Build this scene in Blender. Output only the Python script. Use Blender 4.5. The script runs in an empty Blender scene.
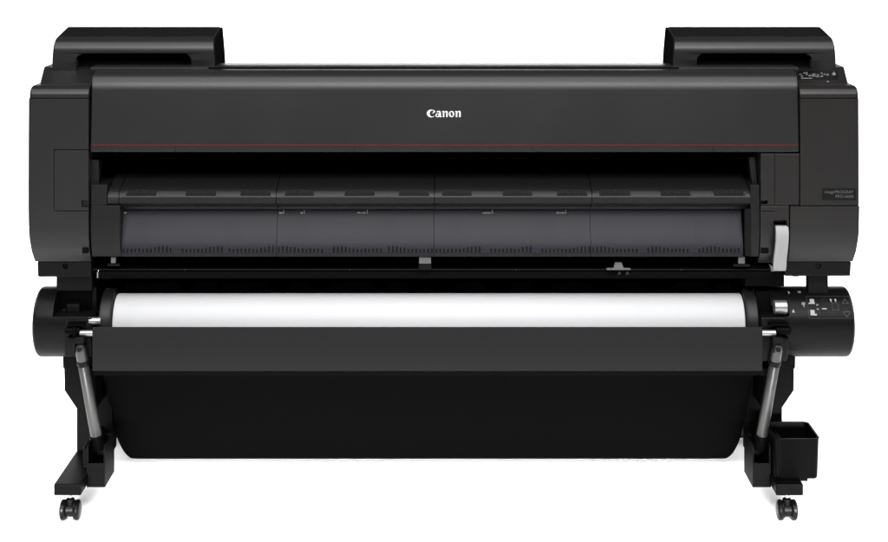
import bpy, bmesh, math, random
from mathutils import Vector, Matrix
random.seed(7)
R = math.radians
S = bpy.context.scene
COL = S.collection

# ------------------------------------------------------------------ measuring
# Distances were measured off the photograph: lens 1680 px long, eye 1.44 m high,
# 4 m in front of the stand's feet (feet front = Y 0).
FL, EYE, HZ, CX = 1680.0, 1.44, -85.0, 444.0
FZ = -0.0127         # floor level
def X(col, y): return (col - CX) * (4 + y) / FL
def Z(row, y): return EYE - (row - HZ) * (4 + y) / FL
def P(col, row, y): return Vector((X(col, y), y, Z(row, y)))

# ------------------------------------------------------------------ materials
def mat(name, color, rough=0.45, spec=0.5, metal=0.0, bump=0.0, bscale=900, var=0.0, coat=0.0, vscale=(1, 1, 1), sheen=0.0):
    m = bpy.data.materials.new(name); m.use_nodes = True
    nt = m.node_tree; b = nt.nodes['Principled BSDF']
    b.inputs['Base Color'].default_value = (*color, 1)
    b.inputs['Roughness'].default_value = rough
    b.inputs['Specular IOR Level'].default_value = spec
    b.inputs['Metallic'].default_value = metal
    b.inputs['Coat Weight'].default_value = coat
    tc = nt.nodes.new('ShaderNodeTexCoord')
    if bump:
        n = nt.nodes.new('ShaderNodeTexNoise'); n.inputs['Scale'].default_value = bscale
        n.inputs['Detail'].default_value = 2
        nt.links.new(tc.outputs['Object'], n.inputs['Vector'])
        bp = nt.nodes.new('ShaderNodeBump'); bp.inputs['Strength'].default_value = bump
        bp.inputs['Distance'].default_value = 0.0006
        nt.links.new(n.outputs['Fac'], bp.inputs['Height'])
        nt.links.new(bp.outputs['Normal'], b.inputs['Normal'])
    if var:
        mp = nt.nodes.new('ShaderNodeMapping'); mp.inputs['Scale'].default_value = vscale
        nt.links.new(tc.outputs['Object'], mp.inputs['Vector'])
        n2 = nt.nodes.new('ShaderNodeTexNoise'); n2.inputs['Scale'].default_value = 6
        n2.inputs['Detail'].default_value = 4
        nt.links.new(mp.outputs['Vector'], n2.inputs['Vector'])
        mr = nt.nodes.new('ShaderNodeMapRange')
        mr.inputs['From Min'].default_value = 0.3; mr.inputs['From Max'].default_value = 0.7
        mr.inputs['To Min'].default_value = rough - var; mr.inputs['To Max'].default_value = rough + var
        nt.links.new(n2.outputs['Fac'], mr.inputs['Value'])
        nt.links.new(mr.outputs['Result'], b.inputs['Roughness'])
    return m

M = {}
M['body']   = mat('charcoal_plastic', (0.0066, 0.0066, 0.0065), 0.35, 0.19, bump=0.04, bscale=1400, var=0.02)
M['bodyw']  = mat('warm_charcoal_plastic', (0.0063, 0.0058, 0.0056), 0.35, 0.18, bump=0.04, bscale=1400, var=0.02)
M['lip']    = mat('lip_plastic', (0.013, 0.0135, 0.0105), 0.45, 0.3, bump=0.06, bscale=1400)
M['guard']  = mat('guard_plastic', (0.0055, 0.0055, 0.0054), 0.4, 0.09, bump=0.05)
M['dark']   = mat('dark_plastic', (0.0018, 0.0018, 0.0019), 0.45, 0.08, bump=0.05)
M['stand']  = mat('stand_paint', (0.0006, 0.0006, 0.00068), 0.45, 0.024, bump=0.05, bscale=1000, var=0.04)
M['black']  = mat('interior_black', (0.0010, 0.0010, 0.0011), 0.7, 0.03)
M['inner']  = mat('interior_dark', (0.0016, 0.0016, 0.0018), 0.4, 0.08, var=0.05)
M['drum']   = mat('drum_plastic', (0.0024, 0.0024, 0.0025), 0.36, 0.07, bump=0.04, bscale=1400, var=0.02)
M['apron']  = mat('apron_fabric', (0.0090, 0.0090, 0.0093), 0.85, 0.05, bump=0.25, bscale=1600)
M['cloth_shaded']  = mat('basket_cloth_shaded', (0.0006, 0.0006, 0.0007), 0.9, 0.02, bump=0.25, bscale=1600)  # same fabric as the apron; shade of its backward slant put into colour
M['window'] = mat('smoked_plastic', (0.0094, 0.0092, 0.0118), 0.38, 0.08, var=0.02, vscale=(3, 1, 1))
M['bar']    = mat('bar_plastic', (0.0068, 0.0068, 0.0068), 0.36, 0.12, var=0.02)
M['pad']    = mat('ribbed_pad', (0.0045, 0.0045, 0.0046), 0.5, 0.15)
M['rib']    = mat('rib_dark', (0.0022, 0.0022, 0.0024), 0.6, 0.05)
M['red']    = mat('red_line', (0.055, 0.0050, 0.0065), 0.4, 0.1)
M['white']  = mat('white_ink', (0.34, 0.34, 0.34), 0.5, 0.2)
M['greyink']= mat('grey_ink', (0.10, 0.10, 0.10), 0.5, 0.2)
M['dimink'] = mat('dim_ink', (0.022, 0.022, 0.022), 0.5, 0.2)
M['silver'] = mat('silver_metal', (0.22, 0.22, 0.22), 0.32, 0.5, metal=0.8, var=0.05, vscale=(1, 20, 20))
M['strut']  = mat('grey_tube', (0.050, 0.050, 0.049), 0.36, 0.30, metal=0.8, var=0.04)
M['lever']  = mat('lever_plastic', (0.15, 0.15, 0.15), 0.4, 0.25, bump=0.05)
M['paper']  = mat('paper_white', (0.325, 0.325, 0.331), 0.75, 0.15, bump=0.03, bscale=500)
M['core']   = mat('flange_plastic', (0.0042, 0.0042, 0.0044), 0.45, 0.15, bump=0.05)
M['rubber'] = mat('caster_rubber', (0.0011, 0.0011, 0.0012), 0.34, 0.09, bump=0.03)
M['floor']  = mat('studio_white', (0.90, 0.90, 0.90), 0.9, 0.1)
M['plate']  = mat('plate_gloss', (0.0025, 0.0025, 0.0025), 0.4, 0.10)
M['icon'] = mat('icon_ink', (0.17, 0.17, 0.17), 0.5, 0.2)
M['boss'] = mat('boss_plastic', (0.014, 0.014, 0.0145), 0.5, 0.2)
M['side_shade']  = mat('side_shade_matt', (0.003, 0.003, 0.003), 0.8, 0.0)  # dark colour standing for shade on the tank cover's inner side
M['crown_shade']    = mat('crown_shade_matt', (0.0028, 0.0028, 0.0028), 0.6, 0.04, bump=0.05)  # shade of the tank cover's top slope, as a darker colour
M['clip']   = mat('clip_metal', (0.068, 0.068, 0.068), 0.45, 0.35, metal=0.4)

# ------------------------------------------------------------------ mesh helpers
def smooth(me, ang=32):
    for p in me.polygons: p.use_smooth = True
    try: me.set_sharp_from_angle(angle=R(ang))
    except Exception: pass

def world_loc(o):
    return Vector(o['_wl']) if '_wl' in o else Vector((0, 0, 0))

def link(name, bm, material, parent=None, bevel=0.0, seg=3, ang=32, bang=40, bsel=None):
    """one mesh object from a bmesh given in world coordinates, origin at its centre"""
    bmesh.ops.recalc_face_normals(bm, faces=bm.faces[:])
    lo = Vector((1e9,) * 3); hi = -lo
    if bsel:
        lay = bm.edges.layers.float.new('bevel_weight_edge')
        for e in bm.edges:
            d = (e.verts[1].co - e.verts[0].co).normalized(); c = (e.verts[0].co + e.verts[1].co) / 2
            e[lay] = 1.0 if bsel(d, c) else 0.0
    for v in bm.verts:
        lo = Vector(map(min, lo, v.co)); hi = Vector(map(max, hi, v.co))
    c = (lo + hi) / 2
    bmesh.ops.translate(bm, verts=bm.verts[:], vec=-c)
    me = bpy.data.meshes.new(name); bm.to_mesh(me); bm.free()
    me.materials.append(material)
    smooth(me, ang)
    o = bpy.data.objects.new(name, me); COL.objects.link(o)
    put(o, c, parent)
    if bevel:
        md = o.modifiers.new('edge', 'BEVEL'); md.width = bevel; md.segments = seg
        md.limit_method = 'WEIGHT' if bsel else 'ANGLE'; md.angle_limit = R(bang); md.harden_normals = True
    return o

WL = {}
def put(o, c, parent):
    WL[o.name] = Vector(c)
    if parent is not None:
        o.parent = parent; o.location = Vector(c) - WL[parent.name]
    else:
        o.location = c

def empty(name, loc):
    o = bpy.data.objects.new(name, None); COL.objects.link(o)
    o.empty_display_size = 0.1; WL[o.name] = Vector(loc); o.location = loc
    return o

def NB(): return bmesh.new()

def box(bm, x0, x1, y0, y1, z0, z1):
    vs = [bm.verts.new((x, y, z)) for x in (x0, x1) for y in (y0, y1) for z in (z0, z1)]
    for f in ((0, 1, 3, 2), (4, 6, 7, 5), (0, 4, 5, 1), (2, 3, 7, 6), (0, 2, 6, 4), (1, 5, 7, 3)):
        bm.faces.new([vs[i] for i in f])

def pbox(bm, c0, c1, r0, r1, y0, y1):
    """box whose front face, at depth y0, spans those columns and rows of the measured drawing"""
    box(bm, X(c0, y0), X(c1, y0), y0, y1, Z(r1, y0), Z(r0, y0))

def prism_x(bm, prof, x0, x1):
    n = len(prof)
    a0 = x0 if isinstance(x0, (list, tuple)) else [x0] * n
    a1 = x1 if isinstance(x1, (list, tuple)) else [x1] * n
    A = [bm.verts.new((a0[i], prof[i][0], prof[i][1])) for i in range(n)]
    B = [bm.verts.new((a1[i], prof[i][0], prof[i][1])) for i in range(n)]
    bm.faces.new(A); bm.faces.new(B[::-1])
    for i in range(n):
        j = (i + 1) % n
        bm.faces.new((A[i], B[i], B[j], A[j]))

def prism_y(bm, poly, y0, y1):
    n = len(poly)
    A = [bm.verts.new((p[0], y0, p[1])) for p in poly]
    B = [bm.verts.new((p[0], y1, p[1])) for p in poly]
    bm.faces.new(A); bm.faces.new(B[::-1])
    for i in range(n):
        j = (i + 1) % n
        bm.faces.new((A[i], B[i], B[j], A[j]))

def lathe(bm, axis_p, axis_d, prof, n=48, closed=False):
    """prof: (distance along the axis, radius)"""
    d = Vector(axis_d).normalized(); p0 = Vector(axis_p)
    u = d.orthogonal().normalized(); w = d.cross(u)
    rings = []
    for t, r in prof:
        c = p0 + d * t
        if r <= 1e-6: rings.append([bm.verts.new(c)])
        else: rings.append([bm.verts.new(c + (u * math.cos(2*math.pi*i/n) + w * math.sin(2*math.pi*i/n)) * r) for i in range(n)])
    def join(a, b):
        for i in range(n):
            j = (i + 1) % n
            if len(a) == 1 and len(b) == 1: return
            if len(a) == 1: bm.faces.new((a[0], b[i], b[j]))
            elif len(b) == 1: bm.faces.new((a[i], a[j], b[0]))
            else: bm.faces.new((a[i], a[j], b[j], b[i]))
    for a, b in zip(rings, rings[1:]): join(a, b)
    if closed: join(rings[-1], rings[0])
    else:
        if len(rings[0]) > 1: bm.faces.new(rings[0])
        if len(rings[-1]) > 1: bm.faces.new(rings[-1][::-1])

def cyl(bm, a, b, r, n=32, ch=0.12):
    a = Vector(a); b = Vector(b); L = (b - a).length; c = r * ch
    lathe(bm, a, b - a, [(0, r - c), (c, r), (L - c, r), (L, r - c)], n)

def arc(c, r0, a0, a1, n, r1=None):
    r1 = r0 if r1 is None else r1
    return [(c[0] + r0 * math.cos(R(a0 + (a1 - a0) * i / n)), c[1] + r1 * math.sin(R(a0 + (a1 - a0) * i / n))) for i in range(n + 1)]

def bez(p0, p1, p2, n):
    return [tuple((1-t)**2 * a + 2*t*(1-t) * b + t*t * c for a, b, c in zip(p0, p1, p2)) for t in [i / n for i in range(n + 1)]]

def rrect(x0, x1, z0, z1, r, n=5, corners=(1, 1, 1, 1)):
    """rounded rectangle, corners: bottom-left, bottom-right, top-right, top-left"""
    pts = []
    for k, (cx, cz, a) in enumerate(((x0 + r, z0 + r, 180), (x1 - r, z0 + r, 270), (x1 - r, z1 - r, 0), (x0 + r, z1 - r, 90))):
        if corners[k]: pts += arc((cx, cz), r, a, a + 90, n)
        else: pts.append(((x0, z0), (x1, z0), (x1, z1), (x0, z1))[k])
    return pts

def cut(o, bms):
    """subtract closed bmeshes (world coordinates) from an object, result baked into its mesh"""
    mods = list(o.modifiers)
    tmp = []
    for bm in bms:
        bmesh.ops.recalc_face_normals(bm, faces=bm.faces[:])
        me = bpy.data.meshes.new('cutter'); bm.to_mesh(me); bm.free()
        c = bpy.data.objects.new('cutter', me); COL.objects.link(c); tmp.append(c)
        md = o.modifiers.new('cut', 'BOOLEAN'); md.operation = 'DIFFERENCE'; md.solver = 'EXACT'; md.object = c
    bpy.context.view_layer.update()
    dg = bpy.context.evaluated_depsgraph_get()
    me = bpy.data.meshes.new_from_object(o.evaluated_get(dg))
    old = o.data; o.modifiers.clear(); o.data = me; me.name = o.name
    bpy.data.meshes.remove(old)
    smooth(me, 32)
    wn = o.modifiers.new('normals', 'WEIGHTED_NORMAL'); wn.keep_sharp = True; wn.weight = 90
    for c in tmp:
        d = c.data; bpy.data.objects.remove(c); bpy.data.meshes.remove(d)
    return o

def text_bm(body, size, align='RIGHT', depth=0.0003):
    cu = bpy.data.curves.new('t', 'FONT'); cu.body = body; cu.size = size; cu.align_x = align
    cu.extrude = depth; cu.space_character = 1.05
    o = bpy.data.objects.new('t', cu); COL.objects.link(o)
    bpy.context.view_layer.update()
    me = bpy.data.meshes.new_from_object(o.evaluated_get(bpy.context.evaluated_depsgraph_get()))
    bm = NB(); bm.from_mesh(me)
    bpy.data.objects.remove(o); bpy.data.curves.remove(cu); bpy.data.meshes.remove(me)
    return bm

# ------------------------------------------------------------------ the printer
PR = empty('large_format_printer', (X(428, 0.35), 0.35, FZ))
PR['label'] = 'wide black roll printer on a wheeled stand, with red trim line and white maker name'
PR['category'] = 'printer'

YF = 0.10            # front plane of the housing
YB = 0.62            # back of the housing

# ---- upper front cover: leaning front with a rounded shoulder
zb, zt = Z(152.4, YF), Z(68, 0.175)
lean = 0.012
p_sh0 = (YF + lean, Z(91, YF + lean))
prof = [(YF + 0.002, zb), (YF, zb + 0.004), (YF + 0.001, Z(146.2, YF))]
prof += [p_sh0]
prof += bez(p_sh0, (YF + lean + 0.004, Z(75.0, YF + lean)), (0.153, Z(70.8, 0.153)), 14)[1:]
prof += bez((0.153, Z(70.8, 0.153)), (0.170, Z(69.2, 0.170)), (0.19, zt - 0.004), 4)[1:]
prof += [(0.20, zt - 0.010), (0.20, zt - 0.05), (0.22, zb + 0.03), (0.22, zb)]
bm = NB(); prism_x(bm, prof, X(90.3, YF), X(799.3, YF))
COVER = link('front_cover', bm, M['body'], PR, bevel=0.0035, bang=50)
# thin seams in the lip below the red line
seams = []
for c in (175, 354.4, 532.6, 713):
    b = NB(); box(b, X(c, YF) - 0.0008, X(c, YF) + 0.0008, YF - 0.01, YF + 0.004, zb - 0.01, Z(146.3, YF)); seams.append(b)
groove = NB(); box(groove, X(89, YF), X(801, YF), YF - 0.01, YF + 0.0016, Z(145.9, YF), Z(144.6, YF))
cut(COVER, seams)
# red trim line, laid proud of the cover by a hair
def cover_y(z):   # front face depth at height z
    z1, z2 = Z(146.2, YF), p_sh0[1]
    return YF + 0.001 + (z - z1) / (z2 - z1) * (p_sh0[0] - YF - 0.001)
bm = NB()
za, zc = Z(145.5, YF), Z(144.6, YF)
prism_x(bm, [(cover_y(za) - 0.0006, za), (cover_y(zc) - 0.0006, zc), (cover_y(zc) + 0.002, zc), (cover_y(za) + 0.002, za)], X(91, YF), X(798.2, YF))
link('red_trim_line', bm, M['red'], COVER)

# maker name in white letters
def letter_pieces():
    out = []
    def ring(c, ro, ri, a0, a1, n=28, ci=None, tilt=0):
        ci = ci or c; q = []
        for i in range(n + 1):
            a = R(a0 + (a1 - a0) * i / n)
            o = (c[0] + ro[0] * math.cos(a), c[1] - ro[1] * math.sin(a))
            x, y = ri[0] * math.cos(a), -ri[1] * math.sin(a)
            ct, st = math.cos(R(tilt)), math.sin(R(tilt))
            q.append((o, (ci[0] + x * ct - y * st, ci[1] + x * st + y * ct)))
        for (o0, i0), (o1, i1) in zip(q, q[1:]): out.append([o0, o1, i1, i0])
    ring((186, 190), (90, 76), (57, 62), 48, 318, ci=(210, 190))
    out.append([(222, 118), (252, 132), (268, 158), (252, 172), (238, 150), (222, 140)])
    out.append([(254, 152), (258, 164), (226, 186), (208, 192), (216, 174)])
    # a
    ring((314, 226), (43, 37), (20, 25), 0, 360)
    out.append([(350, 160), (381, 172), (381, 238), (398, 252), (392, 263), (358, 263), (350, 250)])
    out.append([(294, 152), (318, 140), (350, 140), (372, 150), (381, 172), (350, 172), (332, 158), (306, 166)])
    for dx in (0, 262):
        out.append([(406 + dx, 142), (446 + dx, 142), (450 + dx, 152), (450 + dx, 262), (421 + dx, 262), (421 + dx, 158), (406 + dx, 154)])
        out.append([(450 + dx, 160), (476 + dx, 140), (502 + dx, 140), (519 + dx, 155), (519 + dx, 262), (488 + dx, 262), (488 + dx, 168), (472 + dx, 160), (450 + dx, 174)])
    ring((597, 202), (54, 62), (23, 49), 0, 360, tilt=-10)
    return out
bm = NB()
for k, poly in enumerate(letter_pieces()):
    pts = []
    for u, v in poly:
        col, row = 422 + u / 20.18, 104 + v / 20.18
        pts.append((col, row))
    y = cover_y(Z(113.5, YF))
    A = []; B = []
    for col, row in pts:
        z = Z(row, y); yy = cover_y(z)
        A.append(bm.verts.new((X(col, y), yy - 0.0006 - 0.000006 * k, z))); B.append(bm.verts.new((X(col, y), yy + 0.001, z)))
    bm.faces.new(A); bm.faces.new(B[::-1])
    for i in range(len(A)):
        j = (i + 1) % len(A); bm.faces.new((A[i], B[i], B[j], A[j]))
link('maker_lettering', bm, M['white'], COVER)

# ---- housing core and top deck behind the cover
bm = NB()
ztd = Z(67, 0.215)
prism_x(bm, [(0.213, ztd - 0.012), (0.213, ztd - 0.003), (0.218, ztd), (0.326, ztd), (0.333, ztd - 0.004), (0.345, ztd - 0.028), (0.60, ztd - 0.03), (YB, ztd - 0.06), (YB, Z(262, 0.2)), (0.50, Z(262, .2)), (0.50, ztd - 0.06), (0.24, ztd - 0.06)],
        X(90.6, 0.213), X(798.4, 0.213))
link('top_deck', bm, M['body'], PR, bevel=0.0008, seg=2)
# media slot line at the front of the deck
bm = NB()
box(bm, X(208, .2), X(679, .2), 0.203, 0.2125, ztd - 0.02, ztd + 0.0005)
link('deck_slot', bm, M['black'], PR)

# ---- end housings
def end_housing(left):
    s = -1 if left else 1
    if left: xo, xi = 28.6, 88.4
    else:    xo, xi = 859.2, 800.3
    name = 'side_cover'
    # front wall: straight, rolling under at the bottom
    rows = [(98.6, YF, 0), (150, YF, 0.3), (205.2, YF, 0.4), (231, YF + 0.0005, 0.0), (240, YF + 0.003, -0.6), (248, YF + 0.009, -1.4), (255, YF + 0.018, -2.3), (261.5, YF + 0.031, -3.2)]
    zlow = Z(261.5, YF + 0.031)
    def build(rs, ci, nm, material, ztop=None):
        pr = [(y, Z(r, y)) for r, y, _ in rs]
        xs = [X(xo + s * g * 1.0, YF) for _, _, g in rs]
        pr += [(0.60, pr[-1][1]), (0.60, pr[0][1])]
        xs += [xs[-1], xs[0]]
        b = NB(); prism_x(b, pr, xs, X(ci, YF))
        xin = X(ci, YF)
        return link(nm, b, material, PR, bevel=0.0075, seg=4, bsel=lambda d, c: abs(d.x) < .1 and abs(d.y) < .93 and c.y < 0.2 and abs(c.x - xin) > 0.05)
    if left:
        o = build(rows, xi, name, M['body'])
    else:
        o = build(rows[:3], xi, name, M['bodyw'])
        low = build([(206.2, YF, 0.4)] + rows[3:], 790.3, 'lower_side_cover', M['bodyw'])
    # rounded cap strip along the top
    zc0 = Z(97.7, YF)
    pr = [(YF + 0.001, zc0)] + bez((YF + 0.0005, Z(95.5, YF)), (YF + 0.003, Z(86.6, YF)), (0.134, Z(85.0, 0.134)), 12) + [(0.60, Z(85.0, 0.134)), (0.60, zc0)]
    b = NB(); prism_x(b, pr, X(xo + (0.4 if left else -0.4), YF), X(88.4 if left else 800.3, YF))
    xm = X(70 if left else 820, YF)
    cap = link('top_cap_strip', b, M['body'] if left else M['bodyw'], PR, bevel=0.006, seg=4, bsel=lambda d, c: abs(d.x) < .1 and c.z > zc0 + .0005 and c.y < 0.5 and (c.x < xm if left else c.x > xm))
    # raised sloping shoulder behind the cap
    z0 = Z(86, 0.135); zf = Z(84.2, 0.145); ztp = Z(66.5, 0.29)
    pr = [(0.145, z0 - 0.01), (0.145, zf), (0.278, ztp - 0.0015), (0.295, ztp), (0.58, ztp), (0.58, z0 - 0.01)]
    bo = [X(c if left else 888 - c, yy) for c, yy in ((38.6, .145), (39.2, .145), (42.8, .278), (43.2, .295), (43.2, .295), (38.6, .145))]
    b = NB(); prism_x(b, pr, bo, X(92, 0.145) if left else X(798, 0.145))
    sh = link('sloping_shoulder', b, M['body'] if left else M['bodyw'], PR, bevel=0.006, seg=4, bang=50)
    return o, cap, sh, (zf, ztp)

LC, LCAP, LSH, _ = end_housing(True)
RC, RCAP, RSH, (zf, ztp) = end_housing(False)
# access door on the left: a thin groove round it and a finger notch
def frame_groove(c0, c1, r0, r1, w=0.0019, depth=0.006, sides='ltrb'):
    bs = []
    x0, x1, z0, z1 = X(c0, YF), X(c1, YF), Z(r1, YF), Z(r0, YF)
    def add(a, b_, c, d):
        b = NB(); box(b, a, b_, YF - 0.02, YF + depth, c, d); bs.append(b)
    if 'l' in sides: add(x0, x0 + w, z0, z1)
    if 'r' in sides: add(x1 - w, x1, z0, z1)
    if 't' in sides: add(x0 + w*1.01 if 'l' in sides else x0, x1, z1 - w, z1)
    if 'b' in sides: add(x0 + w*1.01 if 'l' in sides else x0, x1, z0, z0 + w)
    return bs
notch = NB(); pbox(notch, 79.6, 86.4, 201.6, 208.8, YF - 0.02, YF + 0.012)
bm = NB(); pbox(bm, 82.2, 88.2, 248.4, 253.6, YF + 0.0045, YF + 0.03); link('notch_shade', bm, M['black'], LC, bevel=0.0008, seg=2)  # black block standing for the shade inside a notch
cut(LC, frame_groove(53.6, 92, 149.4, 211.2, sides='ltb') + [notch])
# dark backing inside the grooves keeps them black
# model plate on the right
bm = NB(); pts = rrect(X(822, YF), X(856, YF), Z(200.1, YF), Z(188.4, YF), 0.0012, 3); prism_y(bm, pts, YF - 0.0009, YF + 0.001)
PLATE = link('model_plate', bm, M['plate'], RC)
def lettering(body, col_right, row_base, size, material, parent, name, y):
    b = text_bm(body, size)
    bmesh.ops.rotate(b, verts=b.verts[:], matrix=Matrix.Rotation(R(90), 3, 'X'))
    bmesh.ops.translate(b, verts=b.verts[:], vec=(X(col_right, y), y, Z(row_base, y)))
    return link(name, b, material, parent, ang=60)
M['ltr'] = mat('plate_lettering', (0.045, 0.045, 0.045), 0.5, 0.2)
lettering('imagePROGRAF', 853.2, 193.2, 0.0099, M['ltr'], RC, 'plate_lettering', YF - 0.0011)
lettering('PRO-6600', 853.2, 197.7, 0.0098, M['ltr'], RC, 'plate_lettering', YF - 0.0011)

for c0, c1, r0, r1, nm in ((29.6, 88.3, 96.6, 99.6, 'cap_joint'), (800.4, 858.2, 96.6, 99.6, 'cap_joint'), (790.5, 858.4, 204.2, 207.4, 'cover_joint')):
    bm = NB(); pbox(bm, c0, c1, r0, r1, YF + 0.008, 0.55); link(nm, bm, M['black'], PR)
# control display on the sloping right shoulder
def on_slope(col, t, lift=0.0):
    """t 0 at the slope's foot, 1 at its top"""
    a = Vector((0, 0.145, zf)); b = Vector((0, 0.278, ztp - 0.0015))
    p = a.lerp(b, t); n = Vector((0, -(b.z - a.z), b.y - a.y)).normalized()
    p += n * lift; p.x = X(col, p.y)
    return p
def row_t(row):
    # which t on the slope meets this row
    lo, hi = 0.0, 1.0
    for _ in range(40):
        m = (lo + hi) / 2; p = on_slope(0, m)
        r = HZ + (EYE - p.z) * FL / (4 + p.y)
        if r > row: lo = m
        else: hi = m
    return lo
def slope_quad(bm, c0, c1, r0, r1, lift, th=0.0008):
    t0, t1 = row_t(r1), row_t(r0)
    top = [on_slope(c0, t0, lift), on_slope(c1, t0, lift), on_slope(c1, t1, lift), on_slope(c0, t1, lift)]
    bot = [on_slope(c0, t0, lift - th), on_slope(c1, t0, lift - th), on_slope(c1, t1, lift - th), on_slope(c0, t1, lift - th)]
    A = [bm.verts.new(v) for v in top]; B = [bm.verts.new(v) for v in bot]
    bm.faces.new(A); bm.faces.new(B[::-1])
    for i in range(4):
        j = (i + 1) % 4; bm.faces.new((A[i], B[i], B[j], A[j]))
bm = NB(); slope_quad(bm, 797.6, 837.8, 71.2, 79.6, 0.0012, 0.003)
PANEL = link('control_panel', bm, M['plate'], PR, bevel=0.0005, seg=2)
bm = NB()
rnd = random.Random(3)
for (c0, c1, r0) in ((799.3, 801.8, 74.3), (800.8, 802.6, 76.2), (803.5, 807, 72.9), (806, 808.2, 74.4), (808.8, 811, 75.6), (811.5, 815.8, 76.0), (812, 815, 74.2), (816.5, 820, 76.6), (817, 819.2, 74.8), (820.5, 822.4, 73.2), (820.8, 823, 76.2), (823.6, 825.2, 74.4), (826.4, 828.6, 74.7)):
    c = c0
    while c < c1:
        w = rnd.uniform(0.5, 1.1); slope_quad(bm, c, c + w, r0 + rnd.uniform(-.3, .3), r0 + rnd.uniform(0.7, 1.3), 0.0014); c += w + 0.35
slope_quad(bm, 832.4, 835.6, 73.6, 75.6, 0.0014)
slope_quad(bm, 833.2, 834.6, 72.4, 73.3, 0.0014)
slope_quad(bm, 801, 812, 78.4, 79.0, 0.0014)
link('panel_markings', bm, M['greyink'], PANEL)
bm = NB(); slope_quad(bm, 827.0, 828.6, 81.3, 82.2, 0.0008)
link('indicator_lamp', bm, M['greyink'], PR)

# ---- column right of the paper path
bm = NB(); pbox(bm, 760.8, 799.6, 153.6, 205.3, YF + 0.003, 0.40)
PCOL = link('right_column_panel', bm, M['bodyw'], PR, bevel=0.002)
n1 = NB(); pbox(n1, 762.3, 769.6, 202, 206, YF - 0.02, YF + 0.02)
def vgroove(c, r0, r1, w=1.0, y=YF, d=0.006):
    b = NB(); box(b, X(c, y) - w / 840, X(c, y) + w / 840, y - 0.02, y + d, Z(r1, y), Z(r0, y)); return b
cut(PCOL, [n1, vgroove(774.8, 150, 212, 0.9)])
bm = NB()
pr = [(y, Z(r, y)) for r, y in ((206.0, YF + 0.003), (213, YF + 0.003), (221, YF + 0.003), (228, YF + 0.0031), (236, YF + 0.0034), (243, YF + 0.0055), (250, YF + 0.012), (257, YF + 0.022), (263, YF + 0.036))]
pr += [(0.40, pr[-1][1]), (0.40, pr[0][1])]
prism_x(bm, pr, X(760.8, YF), X(789.6, YF))
PLOW = link('right_lower_panel', bm, M['bodyw'], PR, bevel=0.002)
bm = NB(); pbox(bm, 760.9, 768.8, 248.4, 253.6, YF + 0.0075, YF + 0.03); link('notch_shade', bm, M['black'], PLOW, bevel=0.0008, seg=2)  # black block in place of a shaded notch
slot = NB(); pbox(slot, 775.2, 789.0, 222.0, 227.5, YF - 0.02, YF + 0.03)
slot2 = NB(); pbox(slot2, 774.6, 789.0, 227, 270, YF - 0.02, YF + 0.012)
tongue = NB(); box(tongue, X(761.5, YF), X(774.6, YF), YF - .02, YF + .0055, Z(211.8, YF), Z(210.9, YF))
cut(PLOW, [slot, slot2, tongue])
# release lever, light grey, gently S-curved
bm = NB()
cl = [(226.2, 782.4, 6.4, YF + 0.004), (232, 782.3, 6.5, YF - 0.004), (240, 782.0, 6.4, YF - 0.006), (247, 781.4, 6.4, YF - 0.006), (254, 780.8, 6.5, YF - 0.004), (260, 780.4, 6.6, YF), (266, 780.5, 6.6, YF + 0.004), (270, 780.5, 6.5, YF + 0.007), (272, 780.5, 6.2, YF + 0.009)]
prev = None
for r, c, h, y in cl:
    zz = Z(r, YF)
    q = [bm.verts.new((X(c - h, YF), y, zz)), bm.verts.new((X(c + h, YF), y, zz)), bm.verts.new((X(c + h, YF), y + 0.012, zz)), bm.verts.new((X(c - h, YF), y + 0.012, zz))]
    if prev is None: bm.faces.new(q)
    else:
        for i in range(4):
            j = (i + 1) % 4; bm.faces.new((prev[i], prev[j], q[j], q[i]))
    prev = q
bm.faces.new(prev[::-1])
link('release_lever', bm, M['lever'], PR, bevel=0.0022, seg=3, bang=50)
bm = NB(); prism_y(bm, [(X(a, .11), Z(b, .11)) for a, b in ((769.8, 264.8), (772, 266.5), (774.4, 267), (774.4, 271.6), (771.6, 271.6), (771, 268.5))], 0.112, 0.125)
link('lever_catch', bm, M['clip'], PR)

# ---- paper path recess: back wall, ceiling, sides
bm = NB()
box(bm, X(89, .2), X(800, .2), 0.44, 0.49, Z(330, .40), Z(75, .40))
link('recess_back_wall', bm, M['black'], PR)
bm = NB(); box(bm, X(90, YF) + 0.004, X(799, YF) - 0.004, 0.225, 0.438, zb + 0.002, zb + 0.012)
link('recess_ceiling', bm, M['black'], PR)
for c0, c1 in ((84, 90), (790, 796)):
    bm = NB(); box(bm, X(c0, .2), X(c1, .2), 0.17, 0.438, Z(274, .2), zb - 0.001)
    link('recess_side_wall', bm, M['black'], PR)

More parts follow.
